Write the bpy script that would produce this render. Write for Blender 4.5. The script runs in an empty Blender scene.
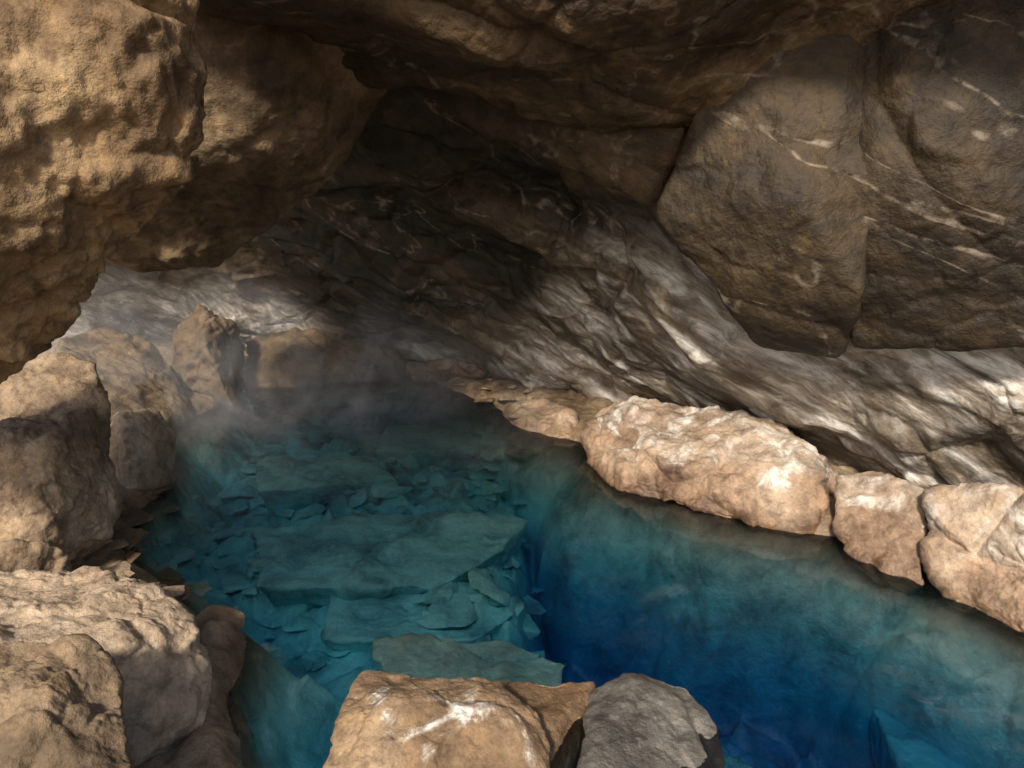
import bpy, bmesh, math, numpy as np
from mathutils import Vector
scene=bpy.context.scene
scene.view_settings.view_transform='Standard'
scene.view_settings.look='None'
scene.view_settings.exposure=0
rng=np.random.default_rng(7)

# ---------------------------------------------------------------- noise
def h3(ix,iy,iz,seed=0):
    h=(ix.astype(np.int64)*374761393+iy.astype(np.int64)*668265263+iz.astype(np.int64)*2147483647+seed*1274126177)&0xFFFFFFFF
    h=((h^(h>>13))*1274126177)&0xFFFFFFFF
    h=((h^(h>>16))*2246822519)&0xFFFFFFFF
    h=(h^(h>>15))
    return h
def u(h): return (h&0xFFFFFF)/float(0xFFFFFF)
def vnoise(P,seed=0):
    I=np.floor(P).astype(np.int64); F=P-I; F=F*F*F*(F*(F*6-15)+10)
    out=np.zeros(len(P))
    for dx in (0,1):
        wx=F[:,0] if dx else 1-F[:,0]
        for dy in (0,1):
            wy=F[:,1] if dy else 1-F[:,1]
            for dz in (0,1):
                wz=F[:,2] if dz else 1-F[:,2]
                out+=wx*wy*wz*u(h3(I[:,0]+dx,I[:,1]+dy,I[:,2]+dz,seed))
    return out*2-1
def fbm(P,oct=4,seed=0,gain=.5,ridged=False):
    a=1;s=0;o=np.zeros(len(P));Q=P.copy()
    for i in range(oct):
        n=vnoise(Q,seed+i*17)
        if ridged: n=1-2*np.abs(n)
        o+=a*n;s+=a;a*=gain;Q=Q*2.03+11.7
    return o/s
def worley(P,seed=0):
    I=np.floor(P).astype(np.int64)
    F1=np.full(len(P),9.);F2=np.full(len(P),9.);cell=np.zeros((len(P),3));hid=np.zeros(len(P),np.int64)
    for dx in (-1,0,1):
        for dy in (-1,0,1):
            for dz in (-1,0,1):
                c=I+np.array([dx,dy,dz])
                h=h3(c[:,0],c[:,1],c[:,2],seed)
                pt=c+np.stack([u(h),u(h*7+13&0xFFFFFFFF^(h>>7)),u((h*31+5)&0xFFFFFFFF^(h>>11))],1)
                d=np.sqrt(((P-pt)**2).sum(1))
                m=d<F1
                F2=np.where(m,F1,np.minimum(F2,d))
                F1=np.where(m,d,F1)
                cell[m]=pt[m];hid[m]=h[m]
    return F1,F2,cell,hid
def facet(P,f,seed,groove=.25):
    Q=P*f+vnoise(P*f*.8,seed+5)[:,None]*.25
    F1,F2,c,h=worley(Q,seed)
    r=np.stack([u(h*3+1),u(h*5+2^(h>>9)),u(h*11+7^(h>>5))],1)*2-1
    d=((Q-c)*r).sum(1)+ (u(h*13+3)-.5)*.35
    e=F2-F1
    return d*np.clip(e*5,0,1)-groove*np.exp(-e*14)
def rockdisp(P,A,seed,f=1.0,fine=1.):
    d=.55*fbm(P*f*.9,4,seed)
    d+=.60*facet(P,f*1.1,seed+1)
    d+=.30*facet(P,f*2.9,seed+2)*(.4+.6*fine)
    d+=.13*facet(P,f*7.5,seed+3,.15)*fine
    d+=.10*fbm(P*f*6,5,seed+4,.6)*fine
    d+=.05*fbm(P*f*22,3,seed+9,.6)*fine
    return d*A

fv=np.array([.753,-.487,-.443]);fv/=np.linalg.norm(fv)
e1=np.cross(fv,[0,0,1]);e1/=np.linalg.norm(e1);e2=np.cross(fv,e1)
def flow(P,along=.22): return np.stack([(P@fv)*along,P@e1,P@e2],1)

# ---------------------------------------------------------------- mesh helpers
def mkmesh(name,V,F,mat,smooth=True,origin=None):
    V=np.asarray(V,dtype=np.float32);F=np.asarray(F,dtype=np.int32)
    o=V.mean(0) if origin is None else np.array(origin,dtype=np.float32)
    me=bpy.data.meshes.new(name)
    n=F.shape[1]
    me.vertices.add(len(V));me.vertices.foreach_set('co',(V-o).ravel())
    me.loops.add(F.size);me.loops.foreach_set('vertex_index',F.ravel())
    me.polygons.add(len(F));me.polygons.foreach_set('loop_start',np.arange(0,F.size,n,dtype=np.int32))
    me.polygons.foreach_set('loop_total',np.full(len(F),n,dtype=np.int32))
    me.polygons.foreach_set('use_smooth',np.full(len(F),smooth))
    me.update(calc_edges=True);me.validate()
    ob=bpy.data.objects.new(name,me);ob.location=o.tolist()
    me.materials.append(mat)
    scene.collection.objects.link(ob)
    return ob
_ico={}
def ico(n):
    if n not in _ico:
        bm=bmesh.new();bmesh.ops.create_icosphere(bm,subdivisions=n,radius=1)
        bm.verts.ensure_lookup_table()
        V=np.array([v.co[:] for v in bm.verts]);F=np.array([[v.index for v in f.verts] for f in bm.faces])
        bm.free();_ico[n]=(V/np.linalg.norm(V,axis=1)[:,None],F)
    return _ico[n]
def hullplanes(pts):
    bm=bmesh.new()
    for p in pts: bm.verts.new(p)
    bmesh.ops.convex_hull(bm,input=bm.verts)
    bm.normal_update()
    c=np.mean([v.co[:] for v in bm.verts if v.link_faces],axis=0)
    N=[];D=[]
    for f in bm.faces:
        n=np.array(f.normal[:]);q=np.array(f.calc_center_median()[:])
        if f.calc_area()<1e-6: continue
        d=np.dot(n,q-c)
        if d<0:n=-n;d=-d
        N.append(n);D.append(max(d,.02))
    bm.free()
    return c,np.array(N),np.array(D)
def hullverts(pts,p=16,n=6):
    pts=np.array(pts,float)
    c,N,D=hullplanes(pts)
    V,F=ico(n)
    ext=np.maximum(pts.max(0)-pts.min(0),.05)
    d=V*ext;d/=np.linalg.norm(d,axis=1)[:,None]
    t=np.maximum(d@N.T/D,1e-6)
    S=(t**p).sum(1)
    r=S**(-1/p)
    W=(t**(p-1))/D
    nn=W@N;nn/=np.linalg.norm(nn,axis=1)[:,None]+1e-9
    return c+d*r[:,None],F,nn
def rock(name,front,off,mat,A=.08,seed=0,f=1.6,p=16,n=6,fine=1.):
    front=np.array(front,float)
    if np.abs(front).max()>20: front=front/100.
    back=front+np.array(off)
    cen=front.mean(0)+np.array(off)
    back=cen+(back-cen)*.85
    V,F,nn=hullverts(np.vstack([front,back]),p,n)
    dd=rockdisp(V,A,seed,f,fine)
    V=V+nn*dd[:,None]
    return mkmesh(name,V,F,mat)
def cr(K,t):
    n=len(K);t=np.clip(t,0,n-1.00001);i=t.astype(int);f=(t-i)
    g=lambda j:K[np.clip(j,0,n-1)]
    sh=(len(t),)+(1,)*(K.ndim-1);f=f.reshape(sh)
    a,b,c,d=g(i-1),g(i),g(i+1),g(i+2)
    return .5*((2*b)+(-a+c)*f+(2*a-5*b+4*c-d)*f*f+(-a+3*b-3*c+d)*f**3)
def patch(name,rows,nu,nv,mat,dispfn):
    K=np.array(rows,float)
    K=cr(K,np.linspace(0,K.shape[0]-1,nv))
    K=cr(K.transpose(1,0,2),np.linspace(0,K.shape[1]-1,nu)).transpose(1,0,2)
    gu=np.gradient(K,axis=1);gv=np.gradient(K,axis=0)
    N=np.cross(gu,gv);N/=np.linalg.norm(N,axis=2)[:,:,None]+1e-9
    V=K.reshape(-1,3);N=N.reshape(-1,3)
    cen=np.array([0,2,1.5])
    s=np.sign(((cen-V)*N).sum(1).mean());N*=s
    V=V+N*dispfn(V)[:,None]
    idx=np.arange(nu*nv).reshape(nv,nu)
    F=np.stack([idx[:-1,:-1],idx[:-1,1:],idx[1:,1:],idx[1:,:-1]],-1).reshape(-1,4)
    return mkmesh(name,V,F,mat)
def pp(s): return [tuple(float(c)/100 for c in q.split(',')) for q in s.split()]

# ---------------------------------------------------------------- materials
class NB:
    def __init__(s,name):
        s.m=bpy.data.materials.new(name);s.m.use_nodes=True;s.t=s.m.node_tree;s.t.nodes.clear()
    def n(s,ty,**k):
        nd=s.t.nodes.new(ty)
        for a,b in k.items():
            if a.startswith('i_'): nd.inputs[a[2:].replace('_',' ')].default_value=b
            else: setattr(nd,a,b)
        return nd
    def l(s,a,b): s.t.links.new(a,b)
    def val(s,x,sock):
        if hasattr(x,'is_linked'): s.l(x,sock)
        else: sock.default_value=x
    def math(s,op,a,b=0.,c=0.,clamp=False):
        nd=s.n('ShaderNodeMath',operation=op,use_clamp=clamp)
        s.val(a,nd.inputs[0]);s.val(b,nd.inputs[1]);s.val(c,nd.inputs[2]);return nd.outputs[0]
    def noise(s,vec,scale,detail=6,rough=.55,dist=0.):
        nd=s.n('ShaderNodeTexNoise',i_Scale=scale,i_Detail=detail,i_Roughness=rough,i_Distortion=dist)
        s.l(vec,nd.inputs['Vector']);return nd.outputs['Fac']
    def dot(s,vec,v):
        nd=s.n('ShaderNodeVectorMath',operation='DOT_PRODUCT');s.l(vec,nd.inputs[0]);nd.inputs[1].default_value=tuple(v);return nd.outputs['Value']
    def mr(s,x,a,b,c=0.,d=1.,smooth=True):
        nd=s.n('ShaderNodeMapRange',interpolation_type='SMOOTHSTEP' if smooth else 'LINEAR')
        s.val(x,nd.inputs[0])
        for i,v in enumerate((a,b,c,d)): s.val(v,nd.inputs[1+i])
        return nd.outputs[0]
    def mix(s,f,a,b,mode='MIX'):
        nd=s.n('ShaderNodeMix',data_type='RGBA',blend_type=mode)
        s.val(f,nd.inputs[0])
        for v,i in ((a,6),(b,7)):
            if isinstance(v,tuple): nd.inputs[i].default_value=v+(1,)
            else: s.l(v,nd.inputs[i])
        return nd.outputs[2]
    def ramp(s,f,st):
        nd=s.n('ShaderNodeValToRGB');cr_=nd.color_ramp
        while len(cr_.elements)<len(st): cr_.elements.new(.5)
        for e,(p,c) in zip(cr_.elements,st): e.position=p;e.color=c+(1,)
        s.l(f,nd.inputs[0]);return nd.outputs[0]

def rockmat(name,dark,mid,light,mineral=0.,zlo=.2,zhi=1.2,zsoft=.04,lichen=0.,lichcol=(.30,.17,.045),veins=0.,rough=.8,bump=1.,wall=False,flowing=False,wet=True,water_tint=True):
    b=NB(name)
    g=b.n('ShaderNodeNewGeometry');pos=g.outputs['Position']
    sx=b.n('ShaderNodeSeparateXYZ');b.l(pos,sx.inputs[0]);z=sx.outputs[2];x=sx.outputs[0]
    fl=pos
    if wall or flowing or veins>0:
        cb=b.n('ShaderNodeCombineXYZ')
        b.l(b.math('MULTIPLY',b.dot(pos,fv),.22),cb.inputs[0]);b.l(b.dot(pos,e1),cb.inputs[1]);b.l(b.dot(pos,e2),cb.inputs[2])
        fl=cb.outputs[0]
    src=fl if (wall or flowing) else pos
    n1=b.noise(src,1.3,5,.64,.5)
    col=b.ramp(n1,[(.32,dark),(.5,mid),(.66,light)])
    n2=b.noise(pos,6.5,6,.70)
    col=b.mix(1.,col,b.ramp(n2,[(.3,(.42,.38,.34)),(.5,(.95,.95,.95)),(.7,(1.45,1.4,1.3))]),'MULTIPLY')
    n3=b.noise(pos,60,2,.7)
    col=b.mix(1.,col,b.ramp(n3,[(.3,(.82,.81,.8)),(.6,(1.06,1.06,1.06))]),'MULTIPLY')
    if mineral>0:
        nm=b.noise(src,2.2,6,.68,1.0)
        zz=b.math('ADD',z,b.math('MULTIPLY',b.math('SUBTRACT',nm,.5),1.3 if (wall or flowing) else .6))
        if wall:
            top=b.math('ADD',b.math('ADD',.30,b.mr(x,-.5,.9,0.,1.75)),b.mr(x,-2.4,-3.6,0.,.8))
            m=b.mr(b.math('SUBTRACT',zz,top),.45,-.45)
            m=b.math('MULTIPLY',b.math('MULTIPLY',m,b.mr(nm,.40,.58,.10,1.)),mineral)
        else:
            m=b.math('MULTIPLY',b.mr(zz,zhi+.2,zhi-.2),b.mr(zz,zlo-zsoft,zlo+zsoft))
            m=b.math('MULTIPLY',b.math('MULTIPLY',m,b.mr(nm,.40,.60,.12,1.)),mineral)
        crust=b.ramp(b.noise(src,5,6,.72,.6),[(.36,(.11,.08,.052)),(.49,(.36,.30,.235)),(.62,(.80,.75,.67))])
        col=b.mix(m,col,crust)
    if veins>0:
        nv=b.noise(fl,1.0,4,.55,.5)
        ln=b.mr(b.math('ABSOLUTE',b.math('SUBTRACT',nv,.5)),.009,.0)
        ln=b.math('MULTIPLY',b.math('MULTIPLY',ln,b.mr(n2,.40,.66)),veins)
        col=b.mix(ln,col,(.30,.235,.17))
    if lichen>0:
        nl=b.noise(pos,1.9,6,.78,.4)
        ml=b.math('MULTIPLY',b.mr(nl,.56,.70),lichen)
        col=b.mix(ml,col,b.mix(b.mr(n2,.42,.6),(.06,.038,.011),lichcol))
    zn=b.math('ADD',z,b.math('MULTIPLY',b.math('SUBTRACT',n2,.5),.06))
    if wet: col=b.mix(b.mr(zn,.18,.04,0.,.75),col,b.mix(1.,col,(.42,.34,.26),'MULTIPLY'))
    if water_tint:
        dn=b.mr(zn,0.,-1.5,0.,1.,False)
        dc=b.ramp(dn,[(0.,(.22,.165,.10)),(.08,(.36,.40,.28)),(.18,(.34,.78,.72)),(.36,(.12,.70,.80)),(.58,(.014,.36,.66)),(1.,(.004,.16,.46))])  # water absorption and blue scatter painted into the rock colour by depth
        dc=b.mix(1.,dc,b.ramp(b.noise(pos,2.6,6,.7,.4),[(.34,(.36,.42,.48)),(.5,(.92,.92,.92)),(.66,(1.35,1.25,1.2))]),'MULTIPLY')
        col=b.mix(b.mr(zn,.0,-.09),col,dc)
    bs=b.n('ShaderNodeBsdfPrincipled');b.l(col,bs.inputs['Base Color'])
    if wet: b.l(b.mr(zn,.15,.04,rough,.35),bs.inputs['Roughness'])
    else: bs.inputs['Roughness'].default_value=rough
    bs.inputs['Specular IOR Level'].default_value=.4
    h=b.math('ADD',b.noise(pos,10,6,.64),b.math('MULTIPLY',n3,.10))
    bp=b.n('ShaderNodeBump',i_Strength=.55*bump,i_Distance=.06);b.l(h,bp.inputs['Height']);b.l(bp.outputs[0],bs.inputs['Normal'])
    o=b.n('ShaderNodeOutputMaterial');b.l(bs.outputs[0],o.inputs[0])
    return b.m

M_gold=rockmat('rock_golden',(.085,.048,.021),(.21,.13,.062),(.39,.265,.14),lichen=.35,bump=1.1,wet=False,water_tint=False)
M_slab=rockmat('rock_slab_brown',(.05,.03,.015),(.12,.075,.038),(.25,.17,.095),lichen=.2,veins=.4,bump=1.,wet=False,water_tint=False)
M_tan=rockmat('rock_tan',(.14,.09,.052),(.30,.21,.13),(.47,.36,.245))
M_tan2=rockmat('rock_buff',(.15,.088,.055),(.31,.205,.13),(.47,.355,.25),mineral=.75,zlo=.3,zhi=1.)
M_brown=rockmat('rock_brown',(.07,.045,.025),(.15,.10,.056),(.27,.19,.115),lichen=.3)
M_ceil=rockmat('rock_ceiling',(.020,.012,.005),(.052,.031,.014),(.16,.10,.045),lichen=.5,veins=.6,flowing=True,wet=False,water_tint=False,rough=.6)
M_dark=rockmat('rock_dark_olive',(.008,.005,.0025),(.019,.012,.0055),(.058,.037,.017),mineral=.4,zlo=.4,zhi=1.35,lichen=.5,lichcol=(.15,.088,.024),veins=.7,flowing=True,wet=False,water_tint=False,rough=.65)
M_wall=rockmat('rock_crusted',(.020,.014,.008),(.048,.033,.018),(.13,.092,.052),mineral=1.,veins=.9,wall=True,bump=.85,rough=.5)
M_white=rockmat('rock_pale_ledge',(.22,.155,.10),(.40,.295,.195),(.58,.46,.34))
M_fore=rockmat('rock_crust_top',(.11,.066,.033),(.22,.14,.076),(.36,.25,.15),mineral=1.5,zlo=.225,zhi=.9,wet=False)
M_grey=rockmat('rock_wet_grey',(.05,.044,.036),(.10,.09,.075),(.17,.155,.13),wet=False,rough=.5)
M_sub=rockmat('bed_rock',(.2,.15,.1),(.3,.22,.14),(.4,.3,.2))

# ---------------------------------------------------------------- cave back + right wall
W=[pp('-654,602,339 -520,657,347 -362,657,347 -239,657,347 -125,613,340 -25,580,335 66,558,332 149,537,329 221,504,324 282,471,319 336,427,313 415,394,308'),
pp('-832,740,275 -650,792,276 -452,792,276 -287,761,275 -145,687,273 -28,634,271 71,581,269 155,539,268 226,497,267 289,465,266 336,412,264 404,370,262'),
pp('-951,814,177 -780,916,168 -543,916,168 -339,865,173 -169,774,181 -32,692,188 77,611,196 158,529,203 226,478,207 289,448,210 336,397,215 404,356,218'),
pp('-1070,889,80 -867,988,61 -603,988,61 -378,939,71 -191,850,88 -36,751,107 84,642,127 163,529,149 228,469,160 285,428,162 336,382,165 392,333,176'),
pp('-1070,872,23 -867,969,-2 -627,1012,3 -398,975,19 -205,893,25 -40,831,27 91,682,51 183,572,70 250,491,79 302,431,86 353,382,98 404,325,115'),
pp('-1129,902,-49 -867,949,-65 -664,1044,-96 -430,1025,-90 -223,949,-65 -44,892,-46 100,734,-17 201,613,-4 279,531,2 335,458,4 387,396,8 450,337,18'),
pp('-1129,861,-182 -867,907,-205 -664,997,-250 -430,979,-241 -223,907,-205 -44,852,-178 100,700,-127 201,581,-106 279,496,-111 335,423,-110 387,366,-93 450,310,-69')]
def walldisp(P):
    Q=flow(P)
    w_=.45*np.stack([fbm(P*.6,3,5),fbm(P*.6,3,6),fbm(P*.6,3,7)],1)
    d=.20*fbm(Q*.9+w_,3,33,.4,True)
    d+=.26*facet(Q+w_,.85,34,.2)+.14*facet(P*.9+w_,1.1,41,.2)+.05*facet(Q*1.+w_,2.9,35,.3)
    d+=.022*facet(P,3.6,36,.2)+.012*fbm(Q*9,4,37,.6)+.008*fbm(P*14,3,38)
    return d
patch('cave_wall',W,1000,360,M_wall,walldisp)

# ---------------------------------------------------------------- ceiling
c0=[(-4.1,6.92,3.93),(-2.57,6.65,3.72),(-1.04,6.41,3.61),(0.23,6.1,3.29),(1.09,5.88,3.26),(2.04,5.76,3.36),(2.84,5.6,3.33),(3.7,5.33,3.45),(5.08,5.03,3.59)]
c1=[(-3.44,5.69,3.34),(-2.14,5.43,3.17),(-0.88,5.31,3.1),(0.19,5.02,2.83),(0.89,4.75,2.75),(1.65,4.66,2.86),(2.27,4.5,2.95),(2.99,4.33,3.1),(4.04,3.92,3.26)]
c2=[(-2.98,5.0,3.48),(-1.84,4.75,3.31),(-0.75,4.62,3.24),(0.16,4.35,3.06),(0.78,4.17,2.96),(1.49,4.21,3.27),(2.07,4.07,3.34),(2.68,3.84,3.43),(3.69,3.64,3.46)]
c3=[(-2.58,4.4,3.57),(-1.58,4.16,3.46),(-0.64,4.03,3.38),(0.14,3.8,3.29),(0.68,3.74,3.27),(1.33,3.85,3.48),(1.87,3.78,3.59),(2.44,3.58,3.61),(3.35,3.37,3.62)]
c4=[(-2.12,3.83,4.09),(-1.28,3.59,3.99),(-0.52,3.47,3.94),(0.11,3.35,3.89),(0.57,3.35,3.89),(1.1,3.35,3.89),(1.53,3.23,3.84),(2.05,3.05,3.79),(2.88,2.8,3.74)]
c5=[(-1.46,3.2,4.5),(-0.94,3.2,4.5),(-0.39,3.15,4.5),(0.09,3.1,4.5),(0.5,3.05,4.5),(1.0,3.0,4.45),(1.5,2.85,4.4),(2.1,2.4,4.3),(3.1,1.9,4.2)]
def ceildisp(P):
    Q=np.stack([P[:,0]*.35,P[:,1]*1.,P[:,2]*.8],1)
    w_=.4*np.stack([fbm(P*.6,3,55),fbm(P*.6,3,56),fbm(P*.6,3,57)],1)
    d=.08*fbm(Q*.9+w_,3,63,.4,True)+.22*facet(Q+w_,.8,64,.25)+.05*facet(P+w_,1.5,65,.3)
    d+=.02*facet(P,5,66,.2)+.010*fbm(P*9,4,67,.6)
    return d
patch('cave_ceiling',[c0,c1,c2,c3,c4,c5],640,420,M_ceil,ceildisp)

# hanging slabs
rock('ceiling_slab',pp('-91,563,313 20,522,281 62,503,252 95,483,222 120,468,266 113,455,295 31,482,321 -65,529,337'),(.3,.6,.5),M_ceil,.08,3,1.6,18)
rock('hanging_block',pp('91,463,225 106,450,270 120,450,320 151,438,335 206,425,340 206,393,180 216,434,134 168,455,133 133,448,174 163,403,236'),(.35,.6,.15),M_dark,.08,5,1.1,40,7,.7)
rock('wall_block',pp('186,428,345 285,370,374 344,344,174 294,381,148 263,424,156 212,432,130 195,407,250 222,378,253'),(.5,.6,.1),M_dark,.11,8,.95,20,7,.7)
# left overhangs
rock('overhanging_boulder',pp('-204,270,381 -127,295,393 -120,291,314 -108,292,281 -117,289,256 -150,296,227 -200,304,183 -236,303,147 -291,275,122 -156,250,265 -138,259,294 -197,225,233'),(-1.0,.5,.1),M_gold,.19,21,1.6,20,7)
rock('leaning_slab',pp('-313,561,169 -260,571,168 -198,550,201 -142,539,233 -78,530,312 -108,478,347 -159,455,371 -224,447,378 -324,497,199 -169,469,278'),(-.9,.6,.5),M_slab,.13,22,1.2,30,7,.8)

# ---------------------------------------------------------------- shore rocks
B='shore_boulder'
rock(B,pp('-370,437,95 -352,464,127 -324,485,130 -298,473,122 -275,445,96 -291,412,96 -350,405,90'),(-.1,.1,-.7),M_tan,.08,31,2.2,24)
rock(B,pp('-335,376,113 -303,397,111 -277,436,104 -266,428,43 -260,401,23 -276,352,34 -318,335,45 -270,373,104'),(-.6,.3,-.7),M_tan,.09,32,2.3,28,7)
rock(B,pp('-320,320,60 -270,330,62 -250,345,50 -255,340,20 -300,300,20'),(-.3,.2,-.6),M_tan,.08,33,2.5,18)
rock(B,pp('-325,528,66 -310,558,62 -293,559,32 -284,526,-14 -305,488,1 -300,503,54'),(-.4,.1,-.4),M_white,.07,34,3,22)
rock(B,pp('-482,705,94 -459,768,94 -385,757,59 -333,696,-4 -359,618,15 -410,589,55'),(-.6,.2,-.8),M_brown,.14,35,1.5,18)
rock(B,pp('-396,744,15 -385,766,86 -361,784,112 -323,797,88 -311,776,18 -312,727,-5 -337,731,77'),(-.2,.5,-.3),M_brown,.14,36,2,22)
rock(B,pp('-345,840,58 -276,875,67 -187,880,49 -137,871,20 -136,828,-18 -261,798,-14 -331,788,-11 -239,827,48'),(0,.5,-.5),M_brown,.15,37,1.6,20)
rock(B,pp('-293,307,57 -238,317,55 -209,312,55 -159,289,49 -142,269,35 -137,244,21 -157,223,21 -234,237,68 -165,250,58'),(-.2,.1,-.9),M_white,.10,38,2.,30,7)
rock(B,pp('-217,212,87 -180,221,84 -157,220,81 -136,201,70 -120,171,58 -173,151,58 -155,185,85'),(-.1,-.05,-.9),M_brown,.09,39,2.2,28,7)
rock(B,pp('-206,295,17 -174,327,10 -130,279,-5 -111,226,-10 -159,208,6'),(0,0,-.8),M_brown,.08,40,2.,16)
# foreground rocks
rock(B,pp('-78,292,8 -7,278,15 16,252,12 21,214,5 -83,218,5 -83,263,13 -64,254,21 -5,250,25'),(0.02,.05,-.7),M_fore,.06,41,2.2,34,7)
rock(B,pp('-11,291,5 45,290,5 38,267,-4 21,235,-8 4,239,6'),(0.02,0,-.6),M_tan,.045,42,2.4,26,6)
rock(B,pp('37,283,3 66,290,9 90,285,7 99,262,1 96,230,-4 25,226,2 41,259,10'),(0,0,-.6),M_grey,.06,43,2.2,30,6)
# right shore
rock(B,pp('56,622,19 78,634,50 153,592,68 211,549,63 248,490,53 240,445,25 228,424,-2 143,465,-4 70,520,-2 57,566,0 113,515,35 185,465,39'),(.5,.4,-.4),M_tan2,.14,44,1.5,11,7)
rock(B,pp('234,460,44 264,452,53 280,420,50 260,370,0 232,400,-4 224,417,2'),(.4,.3,-.5),M_tan2,.09,45,2.2,16,6)
rock(B,pp('268,411,55 300,385,72 327,345,77 310,303,5 289,328,-3 267,365,-2 260,379,12'),(.6,.4,-.5),M_tan2,.11,46,2.,16,7)
rock(B,pp('-4,722,11 31,715,24 65,663,25 69,625,2 42,624,-4 0,657,-2'),(.2,.3,-.4),M_tan2,.09,47,2.2,10,6)
rock(B,pp('-55,783,6 -26,786,17 7,753,14 9,719,2 -42,728,-6'),(.1,.3,-.3),M_tan2,.06,48,2.6,8,5)
rock(B,pp('-141,861,12 -95,861,28 -29,839,22 -21,803,0 -90,810,-6 -130,820,-5'),(.1,.4,-.3),M_tan2,.09,49,2.4,8,6)

# ---------------------------------------------------------------- pool bed
def sdist(P,L):
    best=np.full(len(P),1e9);sg=np.zeros(len(P))
    L=np.array(L,float)
    for a,bb in zip(L[:-1],L[1:]):
        ab=bb-a;t=np.clip(((P-a)@ab)/(ab@ab),0,1);q=a+t[:,None]*ab;d=np.linalg.norm(P-q,axis=1)
        s=np.sign(ab[0]*(P[:,1]-a[1])-ab[1]*(P[:,0]-a[0]))
        m=d<best;best[m]=d[m];sg[m]=s[m]
    return best*sg
RS=[(-3.5,9.4),(-1.3,8.4),(-.42,7.5),(.08,6.6),(.63,5.9),(.75,5.4),(1.45,4.7),(2.3,4.35),(2.6,3.8),(3.0,3.3),(3.6,2.4),(4,0)]
LS=[(-4.2,9.),(-3.6,7.6),(-3.2,5.2),(-2.5,3.9),(-1.8,3.3),(-1.3,2.6),(-1.,1.)]
CE=[(-2.5,9.2),(-.9,8.1),(-.4,6.9),(.2,5.75),(.0,4.7),(.06,4.0),(.3,3.7),(1.2,3.1),(1.5,2.6),(1.7,0)]
nx,ny=620,520
X,Y=np.meshgrid(np.linspace(-7,6,nx),np.linspace(.8,11,ny))
XY=np.stack([X.ravel(),Y.ravel()],1)
wob=np.stack([fbm(np.c_[XY*1.1,np.zeros(len(XY))],3,71),fbm(np.c_[XY*1.1,np.ones(len(XY))*5],3,72)],1)*.28
dR=sdist(XY+wob*.6,RS);dL=sdist(XY+wob,LS);dC=sdist(XY+wob,CE)
dR*=np.sign(sdist(np.array([[-1.,5.]]),RS))[0];dL*=np.sign(sdist(np.array([[-1.,5.]]),LS)[0]);dC*=np.sign(sdist(np.array([[1.2,4.3]]),CE)[0])
ss=lambda a,b_,x:(lambda t:t*t*(3-2*t))(np.clip((x-a)/(b_-a),0,1))
zt=-.48-.14*ss(4.5,3,XY[:,1])
z=zt+( -1.75-zt)*ss(-.05,.4,dC)
z=np.maximum(z, .10-.40*ss(-.25,.22,dR)-1.6*ss(.16,.75,dR))
z=np.maximum(z, .15-.8*ss(-.1,.7,dL)-.8*ss(.9,1.3,dL))
P3=np.c_[XY,z]
amp=.35+.65*ss(.0,.6,np.minimum(dL,dR*1.5))
z=z+amp*(.30*facet(np.c_[XY,XY[:,:1]*0],1.15,81,.3)+.15*facet(np.c_[XY,XY[:,:1]*0+3],3.1,82))+.035*fbm(P3*5,4,83)
idx=np.arange(nx*ny).reshape(ny,nx)
F=np.stack([idx[:-1,:-1],idx[:-1,1:],idx[1:,1:],idx[1:,:-1]],-1).reshape(-1,4)
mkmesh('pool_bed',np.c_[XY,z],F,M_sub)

def slab(pts,z,t,seed,p=30,A=.07):
    return rock('submerged_slab',[(a,b_,z+.0) for a,b_ in pts],(0,.05,-t),M_sub,A,seed,1.8,p,6)
slab([(-2.2,5.13),(-1.07,5.4),(.2,5.33),(-.17,4.6),(-.52,4.25),(-1.88,4.25)],-.32,.5,91,30,.10)
slab([(-1.38,4.4),(-.17,4.5),(.06,4.1),(-.22,3.8),(-1.25,3.8)],-.42,.5,92)
slab([(-.86,3.5),(-.07,3.55),(.37,3.35),(.27,3.1),(-.73,3.1)],-.18,.7,93,24,.12)
slab([(2.3,3.6),(3.35,3.55),(2.9,2.95),(2.2,3.0)],-.75,.9,94)
slab([(-1.5,7.6),(-.15,7.5),(-.35,6.8),(-1.5,6.8)],-.32,.5,95)
slab([(-2.7,6.6),(-1.5,6.7),(-1.1,6.1),(-2.4,5.8)],-.32,.5,96)
# rubble
Vs=[];Fs=[];o=0
for i in range(340):
    cx,cy=rng.uniform(-2.9,.2),rng.uniform(3.3,8.0)
    s=rng.uniform(.025,.025+.12*rng.random())
    pts=np.c_[rng.normal(0,s,12),rng.normal(0,s,12),rng.normal(0,s*.3,12)]
    j=np.argmin((XY[::7,0]-cx)**2+(XY[::7,1]-cy)**2)*7
    V,Fq,nn=hullverts(pts,20,3)
    V=V+np.array([cx,cy,z[j]+.03]);V=V+nn*(.15*s*fbm(V*8,2,i))[:,None]
    Vs.append(V);Fs.append(Fq+o);o+=len(V)
mkmesh('submerged_rubble',np.vstack(Vs),np.vstack(Fs),M_sub,smooth=False)

# ---------------------------------------------------------------- ground behind the viewer
gx,gy=np.meshgrid(np.linspace(-30,30,200),np.linspace(-40,1.1,180))
G=np.c_[gx.ravel(),gy.ravel(),0*gx.ravel()]
G[:,2]=.75+.1*fbm(G*.8,4,101)-1.6*ss(.4,1.1,G[:,1])
idx=np.arange(200*180).reshape(180,200)
F=np.stack([idx[:-1,:-1],idx[:-1,1:],idx[1:,1:],idx[1:,:-1]],-1).reshape(-1,4)
mkmesh('ground',G,F,M_tan)

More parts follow.
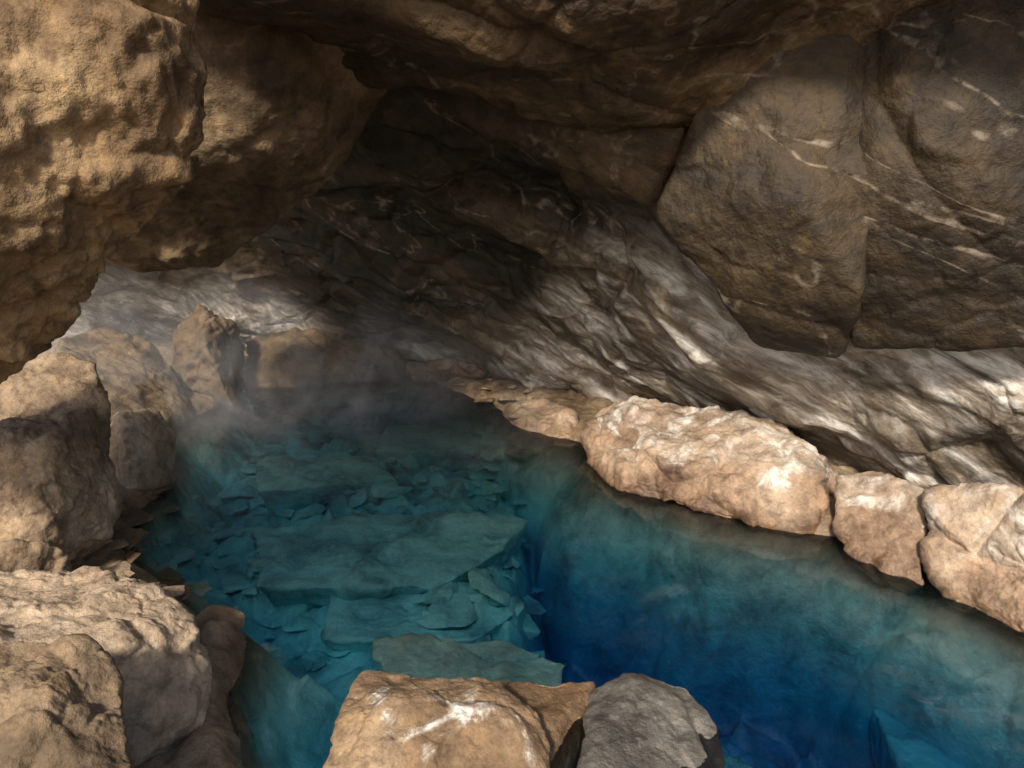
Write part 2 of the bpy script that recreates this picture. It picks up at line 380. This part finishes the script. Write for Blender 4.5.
# ---------------------------------------------------------------- water
b=NB('water');g=b.n('ShaderNodeNewGeometry')
nz=b.noise(g.outputs['Position'],3.,3,.5)
bp=b.n('ShaderNodeBump',i_Strength=.10,i_Distance=.02);b.l(nz,bp.inputs['Height'])
fr=b.n('ShaderNodeFresnel',i_IOR=1.42);b.l(bp.outputs[0],fr.inputs['Normal'])
tr=b.n('ShaderNodeBsdfTransparent');tr.inputs[0].default_value=(.98,1,1,1)
gl=b.n('ShaderNodeBsdfGlossy',i_Roughness=.015);b.l(bp.outputs[0],gl.inputs['Normal'])
mx=b.n('ShaderNodeMixShader');b.l(fr.outputs[0],mx.inputs[0]);b.l(tr.outputs[0],mx.inputs[1]);b.l(gl.outputs[0],mx.inputs[2])
o_=b.n('ShaderNodeOutputMaterial');b.l(mx.outputs[0],o_.inputs[0])
mkmesh('water',[(-12,.9,0),(6,.9,0),(6,11.5,0),(-12,11.5,0)],[[0,1,2,3]],b.m,False)

# ---------------------------------------------------------------- steam
b=NB('steam');g=b.n('ShaderNodeNewGeometry');pos=g.outputs['Position']
sx=b.n('ShaderNodeSeparateXYZ');b.l(pos,sx.inputs[0])
n=b.noise(pos,1.2,3,.6,1.0)
d=b.math('MULTIPLY',b.mr(n,.42,.70),b.mr(sx.outputs[2],1.75,.0))
d=b.math('MULTIPLY',d,b.mr(sx.outputs[0],.8,-2.2))
d=b.math('MULTIPLY',d,b.mr(sx.outputs[1],4.3,6.2))
d=b.math('MULTIPLY',d,.5)
vs=b.n('ShaderNodeVolumeScatter');vs.inputs['Color'].default_value=(1,1,1,1);b.l(d,vs.inputs['Density'])
o_=b.n('ShaderNodeOutputMaterial');b.l(vs.outputs[0],o_.inputs['Volume'])
def box(name,a,c,mat):
    V=[(x,y,z) for x in (a[0],c[0]) for y in (a[1],c[1]) for z in (a[2],c[2])]
    return mkmesh(name,V,[[0,1,3,2],[4,6,7,5],[0,4,5,1],[2,3,7,6],[0,2,6,4],[1,5,7,3]],mat,False)
box('steam',(-5.5,4.3,.02),(.8,9.2,1.75),b.m)

# ---------------------------------------------------------------- light
w=bpy.data.worlds.new('World');scene.world=w;w.use_nodes=True;nt=w.node_tree
sky=nt.nodes.new('ShaderNodeTexSky');sky.sky_type='NISHITA';sky.sun_disc=False
sky.dust_density=3.
sd=Vector((-.24,-.70,.66)).normalized()
el=math.asin(sd.z);sky.sun_elevation=el;sky.sun_rotation=math.atan2(sd.x,sd.y)
bg=nt.nodes['Background'];bg.inputs[1].default_value=.15;nt.links.new(sky.outputs[0],bg.inputs[0])
L=bpy.data.lights.new('sun','SUN');L.energy=5.0;L.angle=math.radians(6);L.color=(1,.94,.84)
lo=bpy.data.objects.new('sun',L);lo.rotation_euler=(-sd).to_track_quat('-Z','Y').to_euler();scene.collection.objects.link(lo)

# ---------------------------------------------------------------- camera
c=bpy.data.cameras.new('camera');c.lens=24;c.sensor_width=36;c.clip_end=500;c.clip_start=.05
co=bpy.data.objects.new('camera',c);co.location=(0,0,2.5);co.rotation_euler=(math.radians(73),0,0)
scene.collection.objects.link(co);scene.camera=co
